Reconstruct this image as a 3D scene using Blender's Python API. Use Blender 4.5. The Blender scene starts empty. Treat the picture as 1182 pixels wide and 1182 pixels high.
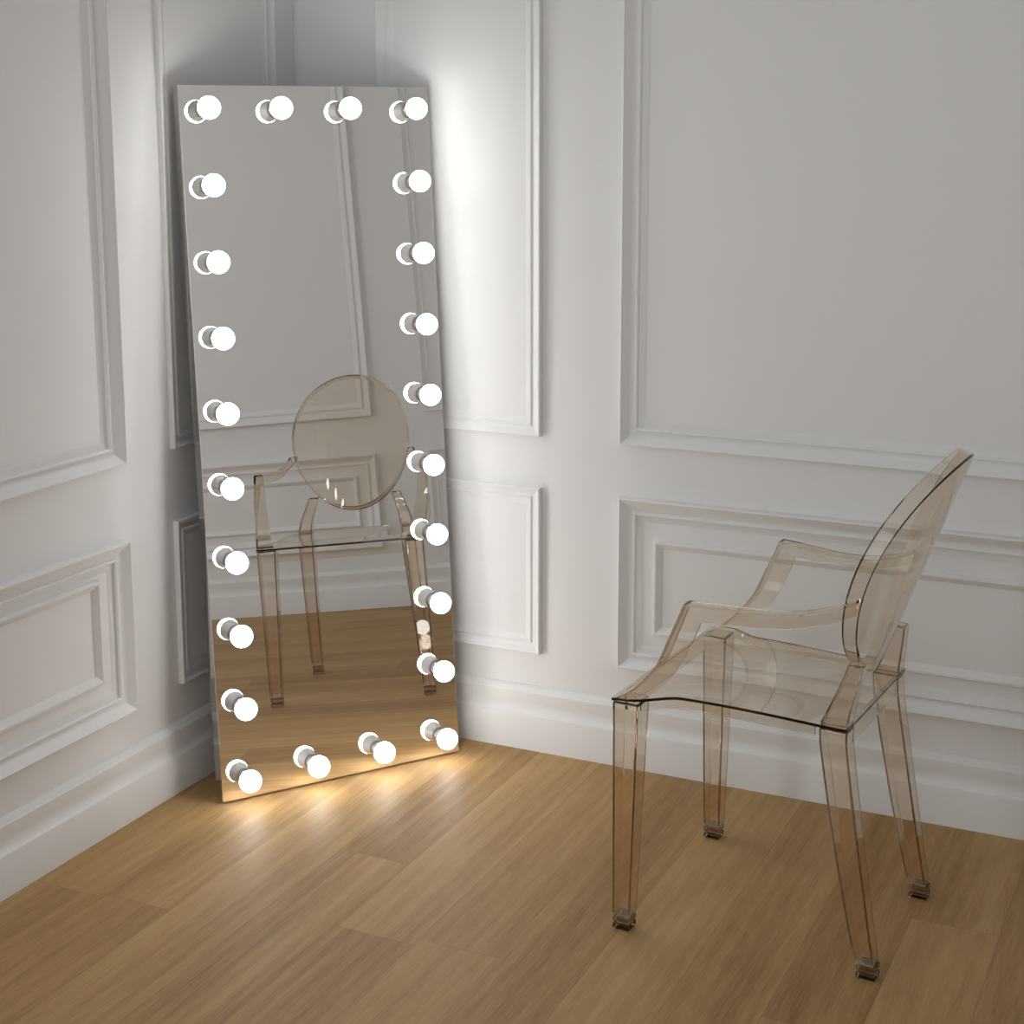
import bpy, bmesh, math
from mathutils import Vector, Matrix

sc = bpy.context.scene
R = math.radians

# ------------------------------------------------------------------ camera
cam_d = bpy.data.cameras.new('camera')
cam = bpy.data.objects.new('camera', cam_d)
sc.collection.objects.link(cam)
YAW, PITCH, ROLL, FPX = R(25.369), R(-9.836), R(-0.094), 1818.3
F = Vector((-math.sin(YAW) * math.cos(PITCH), math.cos(YAW) * math.cos(PITCH), math.sin(PITCH)))
RT = Vector((math.cos(YAW), math.sin(YAW), 0))
UP = RT.cross(F)
R2 = RT * math.cos(ROLL) + UP * math.sin(ROLL)
U2 = -RT * math.sin(ROLL) + UP * math.cos(ROLL)
cam.matrix_world = Matrix(((R2.x, U2.x, -F.x, 2.2474), (R2.y, U2.y, -F.y, -3.4586),
                           (R2.z, U2.z, -F.z, 1.5567), (0, 0, 0, 1)))
cam_d.sensor_fit = 'HORIZONTAL'
cam_d.sensor_width = 36.0
cam_d.lens = 36.0 * FPX / 1182.0
cam_d.shift_x = 1.17 / 1182.0
cam_d.shift_y = -129.7 / 1182.0
cam_d.clip_start = 0.05
sc.camera = cam

# ------------------------------------------------------------------ light and exposure
w = bpy.data.worlds.new('world')
sc.world = w
w.use_nodes = True
w.node_tree.nodes['Background'].inputs[0].default_value = (0.9, 0.95, 1.0, 1)
w.node_tree.nodes['Background'].inputs[1].default_value = 0.0

def area(name, loc, look, size, power, col):
    d = bpy.data.lights.new(name, 'AREA')
    d.shape = 'RECTANGLE'
    d.size, d.size_y = size
    d.energy = power
    d.color = col
    o = bpy.data.objects.new(name, d)
    sc.collection.objects.link(o)
    o.location = loc
    o.rotation_euler = (Vector(look) - Vector(loc)).to_track_quat('-Z', 'Y').to_euler()
    return o
# soft fill light added at the back wall, behind the camera
area('back_fill_light', (1.5, -4.82, 1.45), (1.5, 0.0, 1.2), (2.3, 1.9), 12.5, (0.90, 0.96, 1.0))
# second added fill, at the left wall, brightening the far right wall
area('side_fill_light', (0.06, -3.20, 1.45), (3.06, -1.6, 1.2), (1.0, 1.9), 14.0, (0.90, 0.96, 1.0))
# weak overhead fill added below the ceiling, without any lamp fixture
area('overhead_fill_light', (1.55, -2.3, 2.60), (1.55, -2.3, 0.0), (2.2, 2.2), 1.0, (0.98, 0.99, 1.0))

BULB_STRENGTH = 12.2
sc.view_settings.view_transform = 'Standard'
sc.view_settings.look = 'None'
sc.view_settings.gamma = 1.0
sc.view_settings.exposure = 0.50
sc.view_settings.use_curve_mapping = False
cy = sc.cycles
cy.max_bounces = 20
cy.diffuse_bounces = 5
cy.glossy_bounces = 8
cy.transmission_bounces = 16
cy.transparent_max_bounces = 24
cy.sample_clamp_indirect = 6.0
cy.blur_glossy = 0.5
cy.use_denoising = True

# ------------------------------------------------------------------ helpers
def link(name, bm, mat, parent=None, smooth=False, mods=None):
    me = bpy.data.meshes.new(name)
    bmesh.ops.recalc_face_normals(bm, faces=bm.faces[:])
    if smooth:
        for f in bm.faces:
            f.smooth = True
    bm.to_mesh(me)
    bm.free()
    o = bpy.data.objects.new(name, me)
    sc.collection.objects.link(o)
    if mat:
        me.materials.append(mat)
    if parent:
        o.parent = parent
    return o

def bevel(o, wd, seg=2, angle=35):
    m = o.modifiers.new('bevel', 'BEVEL')
    m.width = wd
    m.segments = seg
    m.limit_method = 'ANGLE'
    m.angle_limit = R(angle)

def smooth_by_angle(o, deg=40):
    me = o.data
    for p in me.polygons:
        p.use_smooth = True
    bm = bmesh.new(); bm.from_mesh(me)
    for e in bm.edges:
        if len(e.link_faces) == 2 and e.calc_face_angle(0) > R(deg):
            e.smooth = False
    bm.to_mesh(me); bm.free()

def empty(name, loc, rot, label, cat):
    o = bpy.data.objects.new(name, None)
    sc.collection.objects.link(o)
    o.location = loc
    o.rotation_euler = rot
    o.empty_display_size = 0.1
    o['label'] = label
    o['category'] = cat
    return o

def struct(o):
    o['kind'] = 'structure'
    return o

def box(bm, a, b):
    v = [bm.verts.new((x, y, z)) for x in (a[0], b[0]) for y in (a[1], b[1]) for z in (a[2], b[2])]
    for f in ((0, 1, 3, 2), (4, 6, 7, 5), (0, 4, 5, 1), (2, 3, 7, 6), (0, 2, 6, 4), (1, 5, 7, 3)):
        bm.faces.new([v[i] for i in f])

def loft(bm, rings, cap=True):
    """rings: lists of points, one closed section after another"""
    vr = [[bm.verts.new(p) for p in r] for r in rings]
    n = len(vr[0])
    for a, b in zip(vr, vr[1:]):
        for i in range(n):
            bm.faces.new((a[i], a[(i + 1) % n], b[(i + 1) % n], b[i]))
    if cap:
        bm.faces.new(vr[0])
        bm.faces.new(vr[-1])
    return vr

def catmull(pts, per=6):
    pts = [Vector(p) for p in pts]
    P = [pts[0] * 2 - pts[1]] + pts + [pts[-1] * 2 - pts[-2]]
    out = []
    for i in range(1, len(P) - 2):
        a, b, c, d = P[i - 1], P[i], P[i + 1], P[i + 2]
        for k in range(per):
            t = k / per
            out.append(0.5 * ((2 * b) + (c - a) * t + (2 * a - 5 * b + 4 * c - d) * t * t + (3 * b - a - 3 * c + d) * t ** 3))
    out.append(pts[-1])
    return out

# ------------------------------------------------------------------ materials
def new_mat(name):
    m = bpy.data.materials.new(name)
    m.use_nodes = True
    nt = m.node_tree
    return m, nt, nt.nodes['Principled BSDF']

def paint_mat(name, col, rough):
    m, nt, b = new_mat(name)
    b.inputs['Base Color'].default_value = (*col, 1)
    b.inputs['Roughness'].default_value = rough
    tc = nt.nodes.new('ShaderNodeTexCoord')
    n = nt.nodes.new('ShaderNodeTexNoise')
    n.inputs['Scale'].default_value = 60
    n.inputs['Detail'].default_value = 4
    bp = nt.nodes.new('ShaderNodeBump')
    bp.inputs['Strength'].default_value = 0.03
    bp.inputs['Distance'].default_value = 0.002
    nt.links.new(tc.outputs['Object'], n.inputs['Vector'])
    nt.links.new(n.outputs['Fac'], bp.inputs['Height'])
    nt.links.new(bp.outputs['Normal'], b.inputs['Normal'])
    return m

WALL = paint_mat('white_satin_paint', (0.82, 0.818, 0.82), 0.55)
CEIL = paint_mat('ceiling_paint', (0.80, 0.79, 0.78), 0.8)

def floor_mat():
    m, nt, b = new_mat('oak_plank_floor')
    N = nt.nodes.new
    L = nt.links.new
    tc = N('ShaderNodeTexCoord')
    sp = N('ShaderNodeSeparateXYZ')
    L(tc.outputs['Object'], sp.inputs[0])
    def M(op, a, b_=None, c=None):
        n = N('ShaderNodeMath'); n.operation = op
        for i, v in enumerate((a, b_, c)):
            if v is None: continue
            if isinstance(v, (int, float)): n.inputs[i].default_value = v
            else: L(v, n.inputs[i])
        return n.outputs[0]
    x, y = sp.outputs[0], sp.outputs[1]
    u = M('DIVIDE', M('SUBTRACT', x, 0.017), 0.17)
    idx = M('FLOOR', u)
    fu = M('FRACT', u)
    h = M('FLOORED_MODULO', M('MULTIPLY', M('SINE', M('MULTIPLY_ADD', idx, 1.174, 1.32)), 43.758), 1.0)
    v = M('SUBTRACT', M('DIVIDE', y, 1.8), h)
    idy = M('FLOOR', v)
    fv = M('FRACT', v)
    pid = M('ADD', M('MULTIPLY', idx, 7.31), M('MULTIPLY', idy, 3.77))
    wn = N('ShaderNodeTexWhiteNoise'); wn.noise_dimensions = '1D'
    L(pid, wn.inputs['W'])
    rnd = wn.outputs['Value']
    # grain, stretched along the plank (y), shifted per plank
    def vec(sx, sy, off=13.0):
        c = N('ShaderNodeCombineXYZ')
        L(M('MULTIPLY', x, sx), c.inputs[0]); L(M('MULTIPLY', y, sy), c.inputs[1])
        L(M('MULTIPLY', rnd, off), c.inputs[2])
        return c.outputs[0]
    def noise(vc, det, rough=0.6, dist=0.0):
        n = N('ShaderNodeTexNoise'); n.inputs['Scale'].default_value = 1.0
        n.inputs['Detail'].default_value = det; n.inputs['Roughness'].default_value = rough
        n.inputs['Distortion'].default_value = dist
        L(vc, n.inputs['Vector']); return n.outputs['Fac']
    broad = noise(vec(9, 0.9), 3, 0.5, 0.4)
    med = noise(vec(45, 2.2), 4, 0.6, 0.6)
    fine = noise(vec(300, 11), 4, 0.75)
    # cathedral figure
    wv = N('ShaderNodeTexWave'); wv.wave_type = 'BANDS'; wv.bands_direction = 'X'
    wv.inputs['Scale'].default_value = 1.0; wv.inputs['Distortion'].default_value = 7.0
    wv.inputs['Detail'].default_value = 2.0; wv.inputs['Detail Scale'].default_value = 0.6
    L(vec(9, 0.8), wv.inputs['Vector'])
    g = M('ADD', M('MULTIPLY', broad, 0.48), M('MULTIPLY', med, 0.17))
    g = M('ADD', g, M('MULTIPLY', fine, 0.52))
    g = M('ADD', g, M('MULTIPLY', wv.outputs['Fac'], 0.05))
    g = M('ADD', g, M('MULTIPLY', M('SUBTRACT', rnd, 0.5), 0.13))
    cr = N('ShaderNodeValToRGB')
    e = cr.color_ramp.elements
    e[0].position = 0.39; e[0].color = (0.25, 0.132, 0.044, 1)
    e[1].position = 0.86; e[1].color = (0.56, 0.375, 0.170, 1)
    k = e.new(0.62); k.color = (0.43, 0.262, 0.105, 1)
    L(g, cr.inputs[0])
    # dark knots: rare small dots
    vo = N('ShaderNodeTexVoronoi'); vo.inputs['Scale'].default_value = 1.0
    L(vec(3.1, 1.6, 5.0), vo.inputs['Vector'])
    knot = M('LESS_THAN', vo.outputs['Distance'], 0.018)
    # seams
    ex = M('MINIMUM', fu, M('SUBTRACT', 1.0, fu))
    ey = M('MINIMUM', fv, M('SUBTRACT', 1.0, fv))
    seam = M('MAXIMUM', M('LESS_THAN', ex, 0.0055), M('LESS_THAN', ey, 0.0006))
    mx = N('ShaderNodeMix'); mx.data_type = 'RGBA'
    L(M('MULTIPLY', seam, 0.28), mx.inputs[0])
    L(cr.outputs[0], mx.inputs[6]); mx.inputs[7].default_value = (0.10, 0.05, 0.022, 1)
    mk = N('ShaderNodeMix'); mk.data_type = 'RGBA'
    L(M('MULTIPLY', knot, 0.7), mk.inputs[0])
    L(mx.outputs[2], mk.inputs[6]); mk.inputs[7].default_value = (0.07, 0.03, 0.015, 1)
    L(mk.outputs[2], b.inputs['Base Color'])
    L(M('MULTIPLY_ADD', fine, 0.16, 0.48), b.inputs['Roughness'])
    b.inputs['Specular IOR Level'].default_value = 0.38
    bp = N('ShaderNodeBump'); bp.inputs['Strength'].default_value = 0.12
    bp.inputs['Distance'].default_value = 0.001
    L(M('SUBTRACT', fine, M('MULTIPLY', seam, 1.2)), bp.inputs['Height'])
    L(bp.outputs['Normal'], b.inputs['Normal'])
    return m
FLOOR = floor_mat()

def metal_mat(name, col, rough):
    m, nt, b = new_mat(name)
    b.inputs['Base Color'].default_value = (*col, 1)
    b.inputs['Metallic'].default_value = 1.0
    b.inputs['Roughness'].default_value = rough
    return m
MIRROR = metal_mat('mirror_silvering', (0.97, 0.965, 0.96), 0.0)
SIDE = metal_mat('mirror_polished_side', (0.80, 0.78, 0.77), 0.06)
CHROME = metal_mat('brushed_chrome', (0.45, 0.44, 0.43), 0.35)
BACKING = paint_mat('backing_board_grey', (0.30, 0.29, 0.28), 0.7)

m, nt, b = new_mat('satin_grey_collar')
b.inputs['Base Color'].default_value = (0.50, 0.49, 0.48, 1)
b.inputs['Roughness'].default_value = 0.35
COLLAR = m

m, nt, b = new_mat('lit_opal_glass')
b.inputs['Base Color'].default_value = (0.9, 0.9, 0.9, 1)
b.inputs['Emission Color'].default_value = (1.0, 0.992, 0.965, 1)
b.inputs['Emission Strength'].default_value = BULB_STRENGTH
OPAL = m

def amber(name, base, dens, rough=0.0):
    m, nt, b = new_mat(name)
    b.inputs['Base Color'].default_value = (*base, 1)
    b.inputs['Roughness'].default_value = rough
    b.inputs['Transmission Weight'].default_value = 1.0
    b.inputs['IOR'].default_value = 1.49
    va = nt.nodes.new('ShaderNodeVolumeAbsorption')
    va.inputs['Color'].default_value = (0.62, 0.46, 0.25, 1)
    va.inputs['Density'].default_value = dens
    nt.links.new(va.outputs[0], nt.nodes['Material Output'].inputs['Volume'])
    return m
SMOKE = amber('clear_amber_acrylic', (0.94, 0.885, 0.80), 17.0)
SMOKE_LEG = amber('clear_amber_acrylic_leg', (1.0, 0.97, 0.925), 34.0)
SMOKE_FOOT = amber('amber_acrylic_foot', (0.62, 0.48, 0.36), 20.0, 0.12)

# ------------------------------------------------------------------ room shell
RX, RY, RZ = 3.06, -4.9, 2.7
T = 0.12
def slab(name, a, b_, mat):
    bm = bmesh.new(); box(bm, a, b_)
    return struct(link(name, bm, mat))
slab('floor', (-T, RY - T, -0.08), (RX + T, T, 0.0), FLOOR)
slab('ceiling', (-T, RY - T, RZ), (RX + T, T, RZ + 0.08), CEIL)
slab('wall_left', (-T, RY - T, 0.0), (0.0, T, RZ), WALL)
slab('wall_right', (0.0, 0.0, 0.0), (RX + T, T, RZ), WALL)
slab('wall_far_right', (RX, RY - T, 0.0), (RX + T, 0.0, RZ), WALL)
slab('wall_back', (0.0, RY - T, 0.0), (RX, RY, RZ), WALL)

# made-up window to go with the unseen back fill: frame and panes
bm = bmesh.new()
wx0, wx1, wz0, wz1 = 0.30, 2.70, 0.45, 2.45
for a, b_ in (((wx0 - .07, wz0 - .07), (wx0, wz1 + .07)), ((wx1, wz0 - .07), (wx1 + .07, wz1 + .07)),
              ((wx0, wz0 - .07), (wx1, wz0)), ((wx0, wz1), (wx1, wz1 + .07)),
              ((1.48, wz0), (1.52, wz1)), ((wx0, 1.43), (1.48, 1.47)), ((1.52, 1.43), (wx1, 1.47))):
    box(bm, (a[0], RY, a[1]), (b_[0], RY + 0.04, b_[1]))
wf = struct(link('added_window_1', bm, WALL))
m, nt, b = new_mat('added_pane_glass')
b.inputs['Base Color'].default_value = (0.75, 0.82, 0.9, 1)
b.inputs['Roughness'].default_value = 0.05
bm = bmesh.new(); box(bm, (wx0, RY, wz0), (wx1, RY + 0.006, wz1))
link('added_window_pane', bm, m, wf)

# second made-up window, out of view, to go with the side fill
bm = bmesh.new()
for y0, y1, z0, z1 in ((-3.82, -3.75, .38, 2.52), (-2.65, -2.58, .38, 2.52), (-3.75, -2.65, .38, .45), (-3.75, -2.65, 2.45, 2.52), (-3.22, -3.18, .45, 2.45)):
    box(bm, (0.0, y0, z0), (0.04, y1, z1))
wf2 = struct(link('added_window_2', bm, WALL))
bm = bmesh.new(); box(bm, (0.0, -3.75, 0.45), (0.006, -2.65, 2.45))
link('added_window_pane', bm, m, wf2)

# baseboards: (offset from wall, height)
BASE = [(0.0, 0.0), (0.024, 0.0), (0.024, 0.084), (0.022, 0.091), (0.016, 0.096), (0.0125, 0.103), (0.0115, 0.114),
        (0.0125, 0.124), (0.0135, 0.130), (0.0135, 0.148), (0.0095, 0.153), (0.0075, 0.160), (0.0035, 0.164), (0.0, 0.165)]
def baseboard(name, path, parent=None):
    """path: list of (x, y, nx, ny): wall point and the direction its profile stands out (mitred)"""
    bm = bmesh.new()
    loft(bm, [[(x + nx * o, y + ny * o, z) for o, z in BASE] for x, y, nx, ny in path])
    o = struct(link(name, bm, WALL))
    smooth_by_angle(o, 32)
    return o
baseboard('baseboard_left', [(0.0005, 0.0, 1, -1), (0.0005, RY, 1, 1)])
baseboard('baseboard_right', [(0.0, -0.0005, 1, -1), (RX, -0.0005, -1, -1)])
baseboard('baseboard_far_right', [(RX - 0.0005, 0.0, -1, -1), (RX - 0.0005, RY, -1, 1)])

# panel mouldings: profile (distance in from the outer edge, height), as fraction of width
BOLECTION = [(0.0, 0.0), (0.0, 0.0130), (0.0012, 0.0180), (0.0040, 0.0192), (0.0090, 0.0165), (0.020, 0.0092), (0.029, 0.0056),
             (0.0345, 0.0050), (0.0348, 0.0080), (0.0385, 0.0094), (0.0420, 0.0082), (0.0430, 0.0048), (0.054, 0.0020), (0.060, 0.0)]
BEAD = [(0.0, 0.0), (0.0, 0.005), (0.003, 0.0085), (0.008, 0.0085), (0.012, 0.006), (0.018, 0.0035), (0.022, 0.0)]
trim_n = [0]
def panel(side, a0, a1, z0, z1, prof=BOLECTION, wscale=1.0, hscale=1.3):
    """rectangular moulding on a wall; a = x on the right wall, -y on the left wall"""
    bm = bmesh.new()
    def pt(a, z, h):
        return {'right': (a, -h, z), 'left': (h, -a, z), 'far': (RX - h, -a, z)}[side]
    rings = []
    for (ca, cz, sa, sz) in ((a0, z0, 1, 1), (a1, z0, -1, 1), (a1, z1, -1, -1), (a0, z1, 1, -1)):
        rings.append([bm.verts.new(pt(ca + sa * d * wscale, cz + sz * d * wscale, h * hscale)) for d, h in prof])
    n = len(prof)
    for i in range(4):
        A, B = rings[i], rings[(i + 1) % 4]
        for k in range(n):
            bm.faces.new((A[k], A[(k + 1) % n], B[(k + 1) % n], B[k]))
    trim_n[0] += 1
    o = struct(link('trim_%d' % trim_n[0], bm, WALL))
    smooth_by_angle(o, 30)
    return o
ZL0, ZL1, ZU0, ZU1 = 0.252, 0.680, 0.808, 2.50
NW = 0.75
# right wall: narrow panel by the corner, then the wide ones
panel('right', 0.246, 0.692, ZL0, ZL1, wscale=NW, hscale=0.85)
panel('right', 0.246, 0.692, ZU0, ZU1, wscale=NW, hscale=0.85)
panel('right', 0.9017, 2.815, ZL0, ZL1)
panel('right', 0.9017, 2.815, ZU0, ZU1)
panel('right', 0.988, 2.729, 0.343, 0.581, prof=BEAD)
# left wall
panel('left', 0.100, 0.563, ZL0, 0.650, wscale=NW, hscale=0.7)
panel('left', 0.100, 0.563, 0.822, ZU1, wscale=NW, hscale=0.7)
panel('left', 0.745, 2.40, ZL0, 0.650)
panel('left', 0.745, 2.40, 0.822, ZU1)
panel('left', 0.836, 2.309, 0.343, 0.581, prof=BEAD)
# the wall at the right, which the mirror shows behind the chair
panel('far', 0.09, 0.525, ZL0, 0.640, wscale=NW, hscale=0.85)
panel('far', 0.09, 0.525, 0.798, ZU1, wscale=NW, hscale=0.85)
panel('far', 0.745, 3.0, ZL0, 0.640)
panel('far', 0.745, 3.0, 0.798, ZU1)
panel('far', 0.831, 2.914, 0.343, 0.556, prof=BEAD)
panel('far', 3.2, 4.65, ZL0, 0.640)
panel('far', 3.2, 4.65, 0.798, ZU1)

# ------------------------------------------------------------------ the mirror
MW, MH, MD = 0.6227, 1.6516, 0.045
MA, ML = R(55.033), R(4.876)
mu = Vector((math.cos(MA), math.sin(MA), 0))
mn = Vector((math.sin(MA), -math.cos(MA), 0))
mv = Vector((0, 0, 1)) * math.cos(ML) - mn * math.sin(ML)
mN = mn * math.cos(ML) + Vector((0, 0, 1)) * math.sin(ML)
mirror = empty('bulb_mirror', (0, 0, 0), (0, 0, 0),
               'tall frameless full-length mirror edged with lit globe bulbs, leaning in the corner', 'mirror')
# local axes: x across, y up the glass, z out of the glass
mirror.matrix_world = Matrix(((mu.x, mv.x, mN.x, 0.1583), (mu.y, mv.y, mN.y, -0.6235), (mu.z, mv.z, mN.z, 0.0045), (0, 0, 0, 1)))
bm = bmesh.new()
box(bm, (0.0006, 0.0006, -MD), (MW - 0.0006, MH - 0.0006, -0.0045))
o = link('frame', bm, SIDE, mirror); bevel(o, 0.0012, 1)
o['label'] = 'polished silver box sides behind the glass'
bm = bmesh.new()
box(bm, (0, 0, -0.0044), (MW, MH, 0.0))
o = link('mirror_glass', bm, MIRROR, mirror); bevel(o, 0.0008, 1)
bm = bmesh.new()
box(bm, (0.02, 0.02, -MD - 0.0015), (MW - 0.02, MH - 0.02, -MD + 0.0002))
link('back_board', bm, BACKING, mirror)

def revolve(bm, prof, seg=32):
    rings = []
    for r, z in prof:
        if r < 1e-6:
            rings.append([bm.verts.new((0, 0, z))])
        else:
            rings.append([bm.verts.new((r * math.cos(2 * math.pi * k / seg), r * math.sin(2 * math.pi * k / seg), z)) for k in range(seg)])
    for a, b_ in zip(rings, rings[1:]):
        for k in range(seg):
            k2 = (k + 1) % seg
            if len(a) == 1:
                bm.faces.new((a[0], b_[k], b_[k2]))
            elif len(b_) == 1:
                bm.faces.new((a[k], b_[0], a[k2]))
            else:
                bm.faces.new((a[k], a[k2], b_[k2], b_[k]))
    for rr in (rings[0], rings[-1]):
        if len(rr) > 1:
            bm.faces.new(rr)

BR, BD = 0.0258, 0.0450
globe = bmesh.new()
prof = []
for k in range(0, 17):                       # opal globe, open behind where the collar grips it
    t = math.pi / 2 - (math.pi / 2 + R(20)) * k / 16
    prof.append((BR * math.cos(t), BD + BR * math.sin(t)))
prof[0] = (0.0, BD + BR)
prof.append((0.0, prof[-1][1]))
revolve(globe, prof)
collar = bmesh.new()
cz = BD - BR * math.sin(R(20)) - 0.0002
revolve(collar, [(0.0, 0.0078), (0.0140, 0.0078), (0.0152, 0.0105), (0.0168, 0.0150), (0.0222, cz - 0.005), (0.0244, cz - 0.0008), (0.0240, cz), (0.0, cz)])
sock = bmesh.new()
revolve(sock, [(0.0, 0.0001), (0.0188, 0.0001), (0.0188, 0.0018), (0.0150, 0.0026), (0.0135, 0.0032), (0.0143, 0.0040),
               (0.0135, 0.0049), (0.0143, 0.0058), (0.0135, 0.0068), (0.0140, 0.0077), (0.0, 0.0077)], 28)
IA, IB, IT = 0.0545, 0.0531, 0.0549
spots = [(i, 9) for i in range(4)] + [(0, j) for j in range(8, -1, -1)] + [(1, 0), (2, 0), (3, 0)] + [(3, j) for j in range(1, 9)]
first = None
for i, j in spots:
    loc = (IA + i * (MW - 2 * IA) / 3, IB + j * (MH - IB - IT) / 9, 0)
    if first is None:
        g = link('light_bulb', globe, OPAL, mirror, smooth=True); smooth_by_angle(g, 50)
        c_ = link('collar', collar, COLLAR, g); smooth_by_angle(c_, 40)
        s_ = link('socket', sock, CHROME, g); smooth_by_angle(s_, 40)
        first = g
        g.location = loc
        kids = (c_, s_)
    else:
        g = first.copy(); sc.collection.objects.link(g); g.parent = mirror; g.location = loc
        for k_ in kids:
            d = k_.copy(); sc.collection.objects.link(d); d.parent = g

# ------------------------------------------------------------------ the chair
# local frame: x = chair's far side, y = towards its back, z up
chair = empty('armchair', (1.2051, -0.5250, 0.0), (0, 0, 0),
              'see-through amber acrylic armchair with a round back, facing the mirror', 'chair')
CA = R(-4.125)
b3 = Vector((math.cos(CA), math.sin(CA), 0)); w3 = Vector((-math.sin(CA), math.cos(CA), 0))
# local x -> w3 , local y -> b3 would mirror the frame; build with (y, -x) so it stays right-handed
chair.rotation_euler = (0, 0, CA)
def L3(x, y, z):
    """chair point (side, back, up) -> local of the empty (x = back, y = side)"""
    return (y, x, z)

HS = 0.477
# --- seat: crowned plate with skirts between the legs
def seat_half(y):
    t = min(max(y / 0.445, 0), 1)
    q = min(max((y - 0.040) / 0.085, 0), 1)
    q = q * q * (3 - 2 * q)
    return 0.2505 * (1 - q) + (0.212 - 0.022 * t) * q
def crown(x, y):
    hw = seat_half(y)
    s = x / hw
    t = min(max(y / 0.445, 0), 1)
    side = 0.009 * math.sin(math.pi * min(1, t * 1.05) ** 0.75)
    side = max(side, 0)
    dish = -0.010 * (1 - s * s) * math.sin(math.pi * t)
    return side * (0.35 + 0.65 * s * s) + dish
bm = bmesh.new()
NX, NY = 24, 48
def plate(dz):
    return [[bm.verts.new(L3(seat_half(0.445 * j / NY) * (2 * i / NX - 1), 0.445 * j / NY,
                             HS + crown(seat_half(0.445 * j / NY) * (2 * i / NX - 1), 0.445 * j / NY) + dz)) for i in range(NX + 1)] for j in range(NY + 1)]
A, B = plate(0.0), plate(-0.0055)
for j in range(NY):
    for i in range(NX):
        bm.faces.new((A[j][i], A[j][i + 1], A[j + 1][i + 1], A[j + 1][i]))
        bm.faces.new((B[j][i], B[j + 1][i], B[j + 1][i + 1], B[j][i + 1]))
for j in range(NY):
    bm.faces.new((A[j][0], A[j + 1][0], B[j + 1][0], B[j][0]))
    bm.faces.new((A[j][NX], B[j][NX], B[j + 1][NX], A[j + 1][NX]))
for i in range(NX):
    bm.faces.new((A[0][i], B[0][i], B[0][i + 1], A[0][i + 1]))
    bm.faces.new((A[NY][i], A[NY][i + 1], B[NY][i + 1], B[NY][i]))
o = link('seat', bm, SMOKE, chair); smooth_by_angle(o, 40)
# skirts: one apron part per side
def apron(pts, drop, inward):
    """pts: top edge points (x, y); thin wall hanging below the plate"""
    bm = bmesh.new()
    rings = []
    for k, (x, y) in enumerate(pts):
        z = HS + crown(x, y) - 0.0058
        ix, iy = inward
        t_ = 0.0045
        rings.append([L3(x, y, z), L3(x + ix * t_, y + iy * t_, z), L3(x + ix * t_, y + iy * t_, z - drop), L3(x, y, z - drop)])
    loft(bm, rings)
    o = link('apron', bm, SMOKE, chair); smooth_by_angle(o, 40)
for s in (-1, 1):
    apron([(s * (seat_half(y) - 0.001), y) for y in [0.058 + (0.385 - 0.058) * k / 24 for k in range(25)]], 0.018, (-s, 0))
apron([(-0.192 + 0.384 * k / 10, 0.0035) for k in range(11)], 0.036, (0, 1))
apron([(-0.140 + 0.280 * k / 10, 0.4415) for k in range(11)], 0.036, (0, -1))

# --- legs
def leg(rows):
    """rows: (z, x_outer, x_inner, y_front, y_back), top first"""
    bm = bmesh.new()
    loft(bm, [[L3(xo, yf, z), L3(xi, yf, z), L3(xi, yb, z), L3(xo, yb, z)] for z, xo, xi, yf, yb in rows])
    o = link('leg', bm, SMOKE_LEG, chair)
    smooth_by_angle(o, 25)
    bevel(o, 0.004, 3)
    sm = o.modifiers.new('hollow', 'SOLIDIFY'); sm.thickness = 0.0042; sm.offset = -1
    return o
def interp(tab, z):
    for (z0, *a), (z1, *b_) in zip(tab, tab[1:]):
        if z1 <= z <= z0:
            t = (z0 - z) / (z0 - z1)
            return [p + (q - p) * t for p, q in zip(a, b_)]
def foot(parent, xo, xi, yf, yb):
    bm = bmesh.new()
    s = 1 if xo > xi else -1
    e = 0.0016
    rows = [(0.0285, 0.003), (0.026, e), (0.0185, e), (0.0165, 0.0035), (0.014, 0.0035), (0.012, e), (0.003, e), (0.0, 0.004)]
    loft(bm, [[L3(xo - s * d, yf + d, z), L3(xi + s * d, yf + d, z), L3(xi + s * d, yb - d, z), L3(xo - s * d, yb - d, z)] for z, d in rows])
    link('foot', bm, SMOKE_FOOT, parent)
for s in (-1, 1):
    top = HS - 0.0062
    lg = leg([(top - (top - 0.029) * k / 8, s * 0.2500, s * (0.194 + 0.018 * k / 8), 0.0015 + 0.0035 * k / 8, 0.055 - 0.013 * k / 8) for k in range(9)])
    foot(lg, s * 0.2500, s * 0.212, 0.005, 0.042)
    tab = [(0.48, 0.390, 0.4445), (0.44, 0.392, 0.4450), (0.422, 0.395, 0.4475), (0.341, 0.409, 0.4600), (0.21, 0.434, 0.4810), (0.096, 0.459, 0.5005), (0.0, 0.483, 0.5180)]
    rows = []
    for k in range(17):
        z = top - (top - 0.029) * k / 16
        yf, yb = interp(tab, z)
        t = k / 16
        rows.append((z, s * (0.1885 + 0.007 * t), s * (0.1885 + 0.007 * t - 0.047 + 0.012 * t), yf, yb))
    lg = leg(rows)
    foot(lg, s * 0.1955, s * 0.1605, 0.4775, 0.5165)

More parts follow.
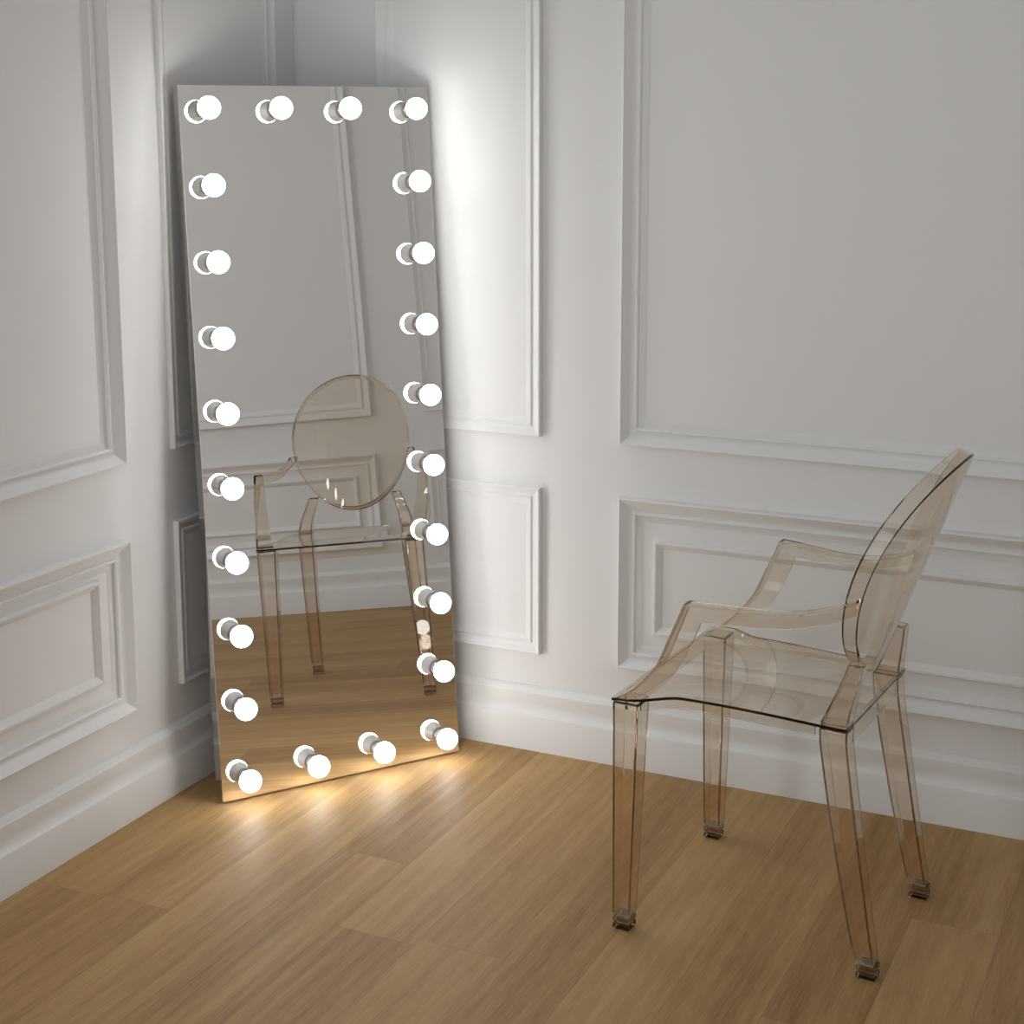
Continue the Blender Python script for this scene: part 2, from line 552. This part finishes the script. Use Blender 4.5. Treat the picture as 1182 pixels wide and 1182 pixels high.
# --- round back: a dished oval plate with a flange running forward around its rim
OT = R(20.3); OA, OB, OCV = 0.1907, 0.2293, 0.0457
OY, OZ = 0.5206, 0.7498
def back_pt(a, s, off=0.0):
    """a: sideways, s: up the slope, off: along the plate normal towards the rear"""
    c = -OCV * (a / OA) ** 2 + off
    return (a, OY + s * math.sin(OT) + c * math.cos(OT), OZ + s * math.cos(OT) - c * math.sin(OT))
bm = bmesh.new()
RN, SN = 10, 72
def sheet(off, shrink):
    rows = []
    for r in range(1, RN + 1):
        f = r / RN
        rows.append([bm.verts.new(L3(*back_pt((OA - shrink) * f * math.cos(2 * math.pi * k / SN), (OB - shrink) * f * math.sin(2 * math.pi * k / SN), off))) for k in range(SN)])
    c = bm.verts.new(L3(*back_pt(0, 0, off)))
    for k in range(SN):
        bm.faces.new((c, rows[0][k], rows[0][(k + 1) % SN]))
    for a, b_ in zip(rows, rows[1:]):
        for k in range(SN):
            bm.faces.new((a[k], a[(k + 1) % SN], b_[(k + 1) % SN], b_[k]))
    return rows[-1]
T_ = 0.005
FL = 0.030
outer = sheet(0.0, 0.0)                 # rear face, out to the rim
inner = sheet(-T_, T_)                  # front face, inside the flange
def ring(off, shrink):
    return [bm.verts.new(L3(*back_pt((OA - shrink) * math.cos(2 * math.pi * k / SN), (OB - shrink) * math.sin(2 * math.pi * k / SN), off))) for k in range(SN)]
rings = [outer] + [ring(-FL * q, 0.0) for q in (0.5, 1.0)] + [ring(-FL, T_), ring(-FL * 0.5, T_)] + [inner]
for a, b_ in zip(rings, rings[1:]):
    for k in range(SN):
        bm.faces.new((a[k], a[(k + 1) % SN], b_[(k + 1) % SN], b_[k]))
backrest = link('backrest', bm, SMOKE, chair); smooth_by_angle(backrest, 45)

# --- armrests: L-section band rising from the front leg, then running back to the oval
def arm(s):
    V = lambda L: [Vector((0, y, z)) for y, z in L]
    # outer edge, and the lower edge of the side web, matched point by point
    pa = catmull(V([(0.0105, 0.4795), (0.048, 0.506), (0.096, 0.560), (0.125, 0.624), (0.153, 0.691)]), 5)
    qa = catmull(V([(0.0290, 0.4790), (0.082, 0.499), (0.132, 0.548), (0.164, 0.606), (0.185, 0.658)]), 5)
    pb = catmull(V([(0.153, 0.691), (0.200, 0.690), (0.249, 0.688), (0.300, 0.687), (0.356, 0.691), (0.416, 0.706), (0.456, 0.723)]), 4)
    qb = catmull(V([(0.185, 0.658), (0.214, 0.657), (0.252, 0.657), (0.301, 0.658), (0.360, 0.664), (0.422, 0.681), (0.461, 0.698)]), 4)
    P_, Q_ = pa[:-1] + pb, qa[:-1] + qb
    def xo(y):
        if y < 0.153:
            return 0.2500 + 0.0175 * min(1, max(0, y / 0.12))
        return 0.2675 - (y - 0.153) * 0.209
    bm = bmesh.new()
    rings = []
    t_ = 0.0050
    for k, (P, Q) in enumerate(zip(P_, Q_)):
        d = Q - P
        wd = d.length
        nn = d / wd
        fw = 0.052 + (0.027 - 0.052) * min(1, k / (len(pa) - 1))
        x = xo(P.y)
        xq = xo(Q.y)
        tt = t_ / max(0.6, abs(nn.z) if k >= len(pa) - 1 else 0.85)
        sec = ((0, 0), (wd, 0), (wd, t_), (tt, t_), (tt, fw), (0, fw))
        rings.append([L3(s * (x + (xq - x) * q / wd - i), P.y + nn.y * q, P.z + nn.z * q) for q, i in sec])
    loft(bm, rings)
    o = link('armrest', bm, SMOKE, chair); smooth_by_angle(o, 40)
for s in (-1, 1):
    arm(s)

# --- back supports: from the rear of the seat up to the underside of the oval
for s in (-1, 1):
    sec = []
    # (z, x centre, x half, y front, y back)
    rows = [(HS + 0.0008, 0.166, 0.0215, 0.391, 0.4440), (0.510, 0.160, 0.0195, 0.405, 0.4480), (0.548, 0.148, 0.0170, 0.419, 0.4540), (0.586, 0.134, 0.0155, 0.430, 0.4600)]
    zs = catmull([(z, 0, 0) for z, *_ in rows], 4)
    cols = [catmull([(r[i], 0, 0) for r in rows], 4) for i in range(5)]
    bm = bmesh.new()
    rr = []
    for k in range(len(cols[0])):
        z, xc, xh, yf, yb = [c[k].x for c in cols]
        rr.append([L3(s * (xc + xh), yf, z), L3(s * (xc - xh), yf, z), L3(s * (xc - xh), yb, z), L3(s * (xc + xh), yb, z)])
    loft(bm, rr)
    o = link('back_support', bm, SMOKE_LEG, chair); smooth_by_angle(o, 30); bevel(o, 0.003, 2)
    sm = o.modifiers.new('hollow', 'SOLIDIFY'); sm.thickness = 0.0042; sm.offset = -1
